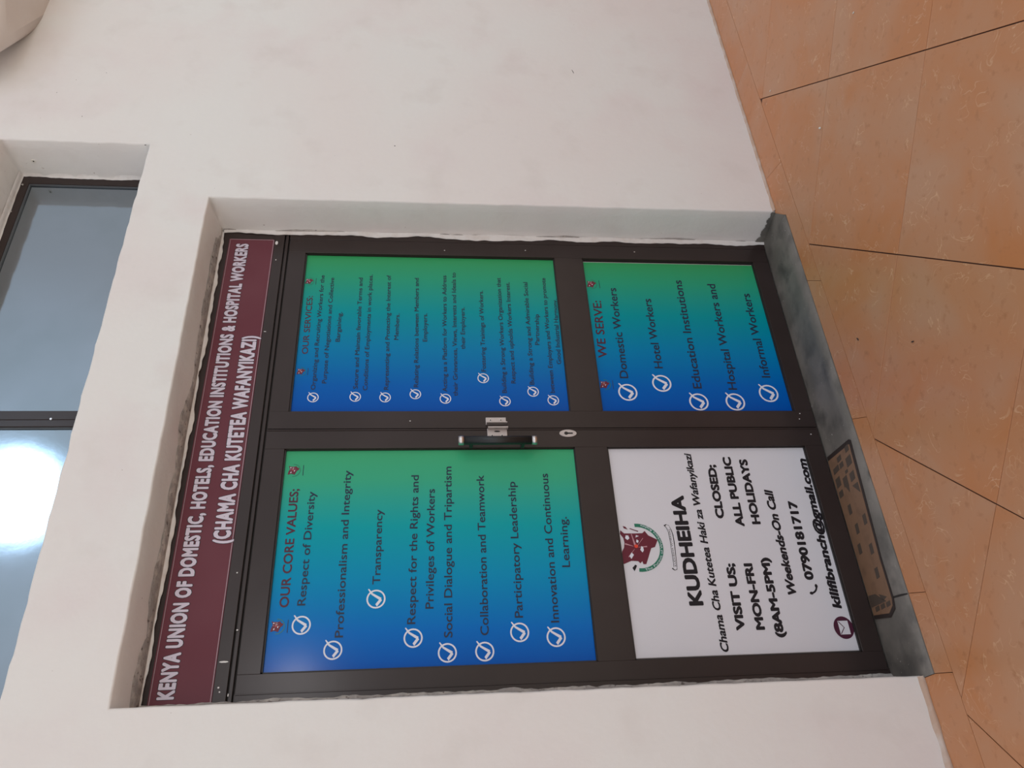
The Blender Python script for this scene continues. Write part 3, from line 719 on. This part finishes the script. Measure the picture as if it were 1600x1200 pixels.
def emblem(cx, cz, s, parent, y=YP, full=False):
    T = lambda pts: [(cx + (a - ECX) * s, cz + (b - ECZ) * s) for a, b in pts]
    bm = bmesh.new(); poly_bm(bm, T(STAR), y - 0.0001); e = fix_parent(link('emblem', bm, M['maroon']), parent)
    if full: tag(e, 'maroon joined hands emblem with an orange dot')
    def sub(name, polys, material, dy):
        bm = bmesh.new()
        for p in polys: poly_bm(bm, T(p), y - dy)
        o = fix_parent(link(name, bm, material), e); o.matrix_parent_inverse = Matrix.Identity(4); o.parent = e
        return o
    sub('emblem_hand', [[(0.552, 0.838), (0.541, 0.842), (0.534, 0.834), (0.540, 0.826), (0.551, 0.829)], [(0.536, 0.800), (0.530, 0.793), (0.522, 0.797), (0.526, 0.803)],
                        [(0.510, 0.786), (0.496, 0.792), (0.486, 0.785), (0.494, 0.779), (0.507, 0.780)], [(0.552, 0.800), (0.548, 0.790), (0.543, 0.803)] ,
                        [(0.487, 0.825), (0.474, 0.835), (0.463, 0.829), (0.478, 0.818)]], M['white_ink'], 0.0003)
    sub('emblem_ray', [stroke([(0.558, 0.817), (0.512, 0.808)], 0.002, 0.007), stroke([(0.520, 0.845), (0.510, 0.815)], 0.006, 0.001), stroke([(0.470, 0.838), (0.500, 0.812)], 0.003, 0.001),
                       stroke([(0.508, 0.765), (0.506, 0.797)], 0.005, 0.001), stroke([(0.540, 0.776), (0.512, 0.800)], 0.002, 0.001)], M['pink'], 0.0002)
    sub('emblem_centre', [disc_pts(0.510, 0.805, 0.0068, 0.0072, 14)], M['orange'], 0.0004)
    sub('emblem_arc', [arc_band(0.5055, 0.7960, 0.0775, 0.0905, -187, 3, 26)] if full else [arc_band(0.5055, 0.7960, 0.0820, 0.0900, -187, 3, 16)], M['green'], 0.00005)
    if full:
        sub('emblem_hand_outline', [stroke([(0.578, 0.820), (0.572, 0.806), (0.566, 0.790)], 0.003, 0.004), [(0.585, 0.835), (0.588, 0.845), (0.579, 0.842), (0.574, 0.828)]], M['maroon'], 0.0002)
        sub('emblem_cuff', [[(0.427, 0.818), (0.438, 0.812), (0.442, 0.818), (0.430, 0.830), (0.418, 0.824)]], M['ink'], 0.0002)
        sub('ribbon_outline', [RIB], M['ink'], 0.0001)
        c0 = (0.504, 0.672)
        sub('ribbon', [[(c0[0] + (a - c0[0]) * 0.975, c0[1] + (b - c0[1]) * 0.72) for a, b in RIB]], M['white_print'], 0.00025)
    else:
        sub('emblem_line', [[(0.43, 0.668), (0.58, 0.668), (0.58, 0.676), (0.43, 0.676)]], M['navy'], 0.0001)
    return e
BLUE = [(0.0, (0.000, 0.080, 0.42)), (0.15, (0.000, 0.115, 0.46)), (0.38, (0.000, 0.21, 0.44)), (0.62, (0.000, 0.29, 0.33)), (0.85, (0.025, 0.34, 0.190)), (1.0, (0.040, 0.33, 0.11))]
BLUE3 = [(0.0, (0.000, 0.095, 0.46)), (0.15, (0.000, 0.155, 0.54)), (0.38, (0.000, 0.27, 0.50)), (0.62, (0.002, 0.35, 0.39)), (0.85, (0.045, 0.40, 0.230)), (1.0, (0.055, 0.40, 0.18))]
p1 = poster('services_poster', 'tall blue to green poster headed OUR SERVICES on the right door leaf', 'poster', 1.0660, 1.8490, 0.9955, 2.0755, gradient_material('services_gradient', BLUE, 1.066, 1.849))
p2 = poster('clients_poster', 'lower blue to green poster headed WE SERVE on the right door leaf', 'poster', 1.0670, 1.8420, 0.0720, 0.8680, gradient_material('clients_gradient', BLUE, 1.067, 1.842))
p3 = poster('values_poster', 'tall blue to green poster headed OUR CORE VALUES on the left door leaf', 'poster', 0.1180, 0.9025, 0.9925, 2.0755, gradient_material('values_gradient', BLUE3, 0.118, 0.9025))
p4 = poster('hours_poster', 'white poster with opening hours and phone number on the left door leaf', 'poster', 0.1210, 0.9075, 0.0670, 0.8675, M['white_print'])
for k, (t, a, b, z0, z1, cap) in enumerate(TEXT['SER']): lettering(t, a, b, z0, z1, cap, YP, M['maroon_ink'] if k == 0 else M['navy'], p1, 0.010 if k == 0 else 0.016)
for k, (t, a, b, z0, z1, cap) in enumerate(TEXT['SRV']): lettering(t, a, b, z0, z1, cap, YP, M['maroon_ink'] if k == 0 else M['navy'], p2, 0.016)
for k, (t, a, b, z0, z1, cap) in enumerate(TEXT['VAL']): lettering(t, a, b, z0, z1, cap, YP, M['maroon_ink'] if k == 0 else M['navy'], p3, 0.024 if k == 0 else 0.014)
for k, (t, a, b, z0, z1, cap) in enumerate(TEXT['HRS']):
    it = t.startswith('Chama'); bd = {0: 0.050}.get(k, 0.055)
    if it: bd = 0.034
    if t.startswith('kili'): bd = 0.052
    if t.startswith('Week'): bd = 0.046
    lettering(t, a, b, z0, z1, cap, YP, M['ink'], p4, bd, 0.22 if it or t.startswith('kili') or t.startswith('Week') else 0.0, n=8)
for q in [(1.1336, 1.9934, 0.0217), (1.1366, 1.8332, 0.022), (1.1339, 1.7184, 0.0222), (1.1486, 1.6015, 0.0224), (1.1282, 1.4841, 0.0225), (1.2239, 1.332, 0.0231), (1.1166, 1.2498, 0.0229), (1.1612, 1.1344, 0.0232), (1.1211, 1.0562, 0.0232)]: check(*q, p1)
for q in [(1.1589, 0.7474, 0.0397), (1.2021, 0.5992, 0.0404), (1.1139, 0.4584, 0.0402), (1.1139, 0.3045, 0.0407), (1.1547, 0.153, 0.0414)]: check(*q, p2)
for q in [(0.2639, 1.965, 0.0308), (0.1807, 1.8582, 0.0305), (0.3438, 1.7258, 0.0319), (0.2109, 1.6004, 0.0314), (0.16, 1.4885, 0.0313), (0.1599, 1.3656, 0.0316), (0.2184, 1.2462, 0.0323), (0.1987, 1.1242, 0.0325)]: check(*q, p3)
emblem(1.7058, 2.0501, 0.23, p1); emblem(1.2521, 2.0467, 0.22, p1)
emblem(1.7161, 0.8330, 0.29, p2); emblem(1.1952, 0.8360, 0.28, p2)
emblem(0.8241, 2.0361, 0.28, p3); emblem(0.2621, 2.0398, 0.28, p3)
emblem(ECX, ECZ, 1.0, p4, full=True)
lettering('KUDHEIHA WORKERS', 0.432, 0.572, 0.6685, 0.6690, 0.0068, YP - 0.0004, M['ink'], p4, 0.0)
def arc_text(body, cx, cz, r, a0, a1, cap, material, parent):
    me = text_mesh(body); xs = [v.co.x for v in me.vertices]; a, b = min(xs), max(xs); H = cap_h()
    for v in me.vertices:
        t = (v.co.x - a) / (b - a); th = math.radians(a0 + (a1 - a0) * t); rr = r - v.co.y * cap / H
        v.co = (cx + rr * math.cos(th), YP - 0.0004, cz + rr * math.sin(th))
    me.materials.clear(); me.materials.append(material); me.name = 'lettering'
    o = bpy.data.objects.new('lettering', me); COL.objects.link(o); fix_parent(o, parent)
arc_text('The Pursuit of Workers Rights', 0.5055, 0.7960, 0.0880, -172, -12, 0.0075, M['white_ink'], p4)
# mail disc with envelope, and the telephone receiver
bm = bmesh.new(); poly_bm(bm, disc_pts(0.1985, 0.1056, 0.0390, 0.0360, 32), YP); dsc = fix_parent(link('mail_disc', bm, M['maroon_ink']), p4)
bm = bmesh.new(); poly_bm(bm, [(0.175, 0.086), (0.222, 0.086), (0.222, 0.123), (0.175, 0.123)], YP - 0.0002); fix_parent(link('envelope', bm, M['white_print']), p4)
bm = bmesh.new(); poly_bm(bm, stroke([(0.177, 0.121), (0.1985, 0.104), (0.220, 0.121)], 0.0030), YP - 0.0004); fix_parent(link('envelope_flap', bm, M['maroon_ink']), p4)
bm = bmesh.new()
poly_bm(bm, arc_band(0.349, 0.193, 0.0235, 0.0300, 190, 268, 12), YP)
poly_bm(bm, disc_pts(0.3225, 0.1905, 0.0055, 0.0070, 12), YP - 0.0001); poly_bm(bm, disc_pts(0.3475, 0.1665, 0.0075, 0.0055, 12), YP - 0.0001)
fix_parent(link('telephone_symbol', bm, M['ink']), p4)

# ------------------------------------------------------------------ banner over the door
bn = empty('banner', (0.97, 0.18, 2.215)); tag(bn, 'long maroon banner with white capitals along the top of the door frame', 'banner')
bx('banner_sheet', 0.010, 1.9205, 0.1778, 0.1808, 2.2135, 2.4030, M['banner'], bn)
bm = bmesh.new()
for a in ((0.012, 1.9185, 2.3975, 2.3990), (0.012, 1.9185, 2.2160, 2.2180), (1.9165, 1.9185, 2.216, 2.399)):
    box(bm, a[0], a[1], 0.17755, 0.17785, a[2], a[3])
fix_parent(link('banner_border', bm, M['thin_line']), bn)
for k, (t, a, b, z0, z1, cap) in enumerate(TEXT['BAN']):
    lettering(t, a, b, z0, z1, cap, 0.1770, M['banner_ink'], bn, 0.055, 0, 1.10, halo=(0.035, M['ink']), n=8)

# ------------------------------------------------------------------ high window
wn = empty('window_1', (0.9, 0.2, 2.74)); tag(wn, kind='structure')
YW = 0.186
ZT, ZB, XR, XL = 3.345, 2.735, 2.275, -0.45
bx('frame_rail', XL, XR, YW, 0.235, 3.297, ZT, M['alu'], wn, 0.001)
bx('frame_rail', XL, XR, YW, 0.235, ZB, ZB + 0.045, M['alu'], wn, 0.001)
bx('frame_post', 2.224, XR, YW + .0003, 0.235, ZB, ZT, M['alu'], wn, 0.001)
bx('frame_post', XL, XL + 0.05, YW + .0003, 0.235, ZB, ZT, M['alu'], wn, 0.001)
bx('mullion', 1.004, 1.070, YW - 0.002, 0.235, ZB + .045, 3.297, M['alu'], wn, 0.0015)
bx('mullion_ridge', 1.032, 1.036, YW - 0.005, YW, ZB + .045, 3.297, M['alu'], wn, 0.0008)
M['bead_grey'] = mat('bead_reflection_grey', (0.085, 0.092, 0.10), 0.3)  # slim bead; its grey copies a reflection along the pane's edge
for a, b in ((1.070, 2.224), (-0.40, 1.004)):
    bx('glazing_bead', a, b, YW + 0.004, 0.2, 3.291, 3.297, M['bead_grey'], wn)
    bx('glazing_bead', b - 0.006 if b > 2 else b - 0.004, b, YW + 0.004, 0.2, ZB + .045, 3.291, M['bead_grey'], wn)
    bx('glass_pane', a - .002, b + .002, 0.197, 0.203, ZB + 0.04, 3.300, M['film'], wn)
# plaster fillets at the window frame
def wj_p(t, s, l):
    z = 2.74 + 0.60 * t; y = YW - s; x = 2.293 - 0.032 * (y - 0.007) / 0.25
    if s < 0: y = YW - 0.001 - l; x += s
    return (x - l, y, z)
ragged('plaster_dab', wj_p, 90, lambda t: -0.009 + 0.010 * nz_(t, 5, 71) + 0.002 * nz_(t, 40, 3), lambda t: 0.018 + 0.003 * nz_(t, 11, 76), M['fillet'], wl, 0.003, 41)
def wh_p(t, s, l):
    x = XL + (2.268 - XL) * t; y = YW - s; z = 3.352 - 0.026 * (y - 0.007) / 0.25
    if s < 0: y = YW - 0.001 - l; z += s
    return (x, y, z - l)
ragged('plaster_dab', wh_p, 160, lambda t: -0.006 + 0.005 * nz_(t, 12, 81) + 0.002 * nz_(t, 60, 3), lambda t: 0.030 + 0.004 * nz_(t, 11, 86), M['fillet'], wl, 0.003, 51)
# screw heads in the frame
for x, z in ((2.21, 3.318), (1.034, 2.92), (2.05, 3.325)):
    bm = bmesh.new(); cyl_bm(bm, (x, YW - 0.006, z), (x, YW - 0.002, z), 0.004, 12); fix_parent(link('screw', bm, M['chrome']), wn)

# ------------------------------------------------------------------ small things
pg = empty('wall_plug', (2.28, 0.107, 3.26)); tag(pg, 'small white plastic plug set in the side of the high window opening', 'wall plug')
bm = bmesh.new(); cyl_bm(bm, (2.284, 0.107, 3.260), (2.2755, 0.107, 3.260), 0.0095, 18); fix_parent(link('plug_body', bm, M['crumb']), pg)
bm = bmesh.new(); cyl_bm(bm, (2.2756, 0.106, 3.259), (2.2748, 0.106, 3.259), 0.0032, 12); fix_parent(link('plug_hole', bm, M['dark']), pg)
bm = bmesh.new()
for x, z, w, h, s in ((2.918, 0.833, 0.030, 0.0035, 0.3), (2.334, 1.702, 0.006, 0.006, 0), (2.60, 3.20, 0.004, 0.003, 0), (2.45, 3.06, 0.004, 0.004, 0), (2.75, 3.02, 0.003, 0.003, 0), (2.284, 2.765, 0.004, 0.008, 0)):
    poly_bm(bm, [(x + math.cos(t) * w / 2 - math.sin(t) * h / 2 * s, z + math.sin(t) * h / 2 + math.cos(t) * w / 2 * s) for t in [2 * math.pi * i / 9 for i in range(9)]], -0.0006, 0.0012)
fix_parent(link('paint_chip', bm, M['dark_chip']), wl)
def crumb(name, x, y, sx, sy, sz, rz, material, label, cat):
    bm = bmesh.new(); bmesh.ops.create_icosphere(bm, subdivisions=2, radius=1)
    for v in bm.verts:
        k = 1 + 0.35 * noise.noise(v.co * 1.7 + Vector((x, y, 0)) * 9)
        v.co = Vector((v.co.x * sx * k, v.co.y * sy * k, v.co.z * sz * k))
    mn = min(v.co.z for v in bm.verts)
    for v in bm.verts: v.co.z -= mn
    o = link(name, bm, material); o.location = (x, y, 0.0001); o.rotation_euler.z = rz
    tag(o, label, cat); return o
crumb('plaster_crumb', 1.986, -0.476, 0.0075, 0.0045, 0.003, 0.8, M['crumb'], 'largest white plaster crumb on the tiles, out beyond the door opening', 'crumb')
crumb('plaster_crumb', 2.496, -0.256, 0.0050, 0.0022, 0.002, 1.6, M['crumb'], 'tiny white crumb on the tiles close to the wall, near a tile corner', 'crumb')
crumb('plaster_crumb', 2.152, -0.864, 0.0055, 0.0025, 0.002, 1.3, M['crumb'], 'tiny white crumb on the tiles farthest from the wall', 'crumb')
crumb('dry_leaf_bit', 1.111, -0.261, 0.0075, 0.0028, 0.002, 0.4, M['bit'], 'dark brown leaf bit on the tiles, the one nearer the doorstep', 'leaf bit')
crumb('dry_leaf_bit', 0.919, -0.521, 0.0070, 0.0024, 0.002, 1.2, M['bit'], 'dark brown leaf bit on the tiles, the one farther from the doorstep', 'leaf bit')
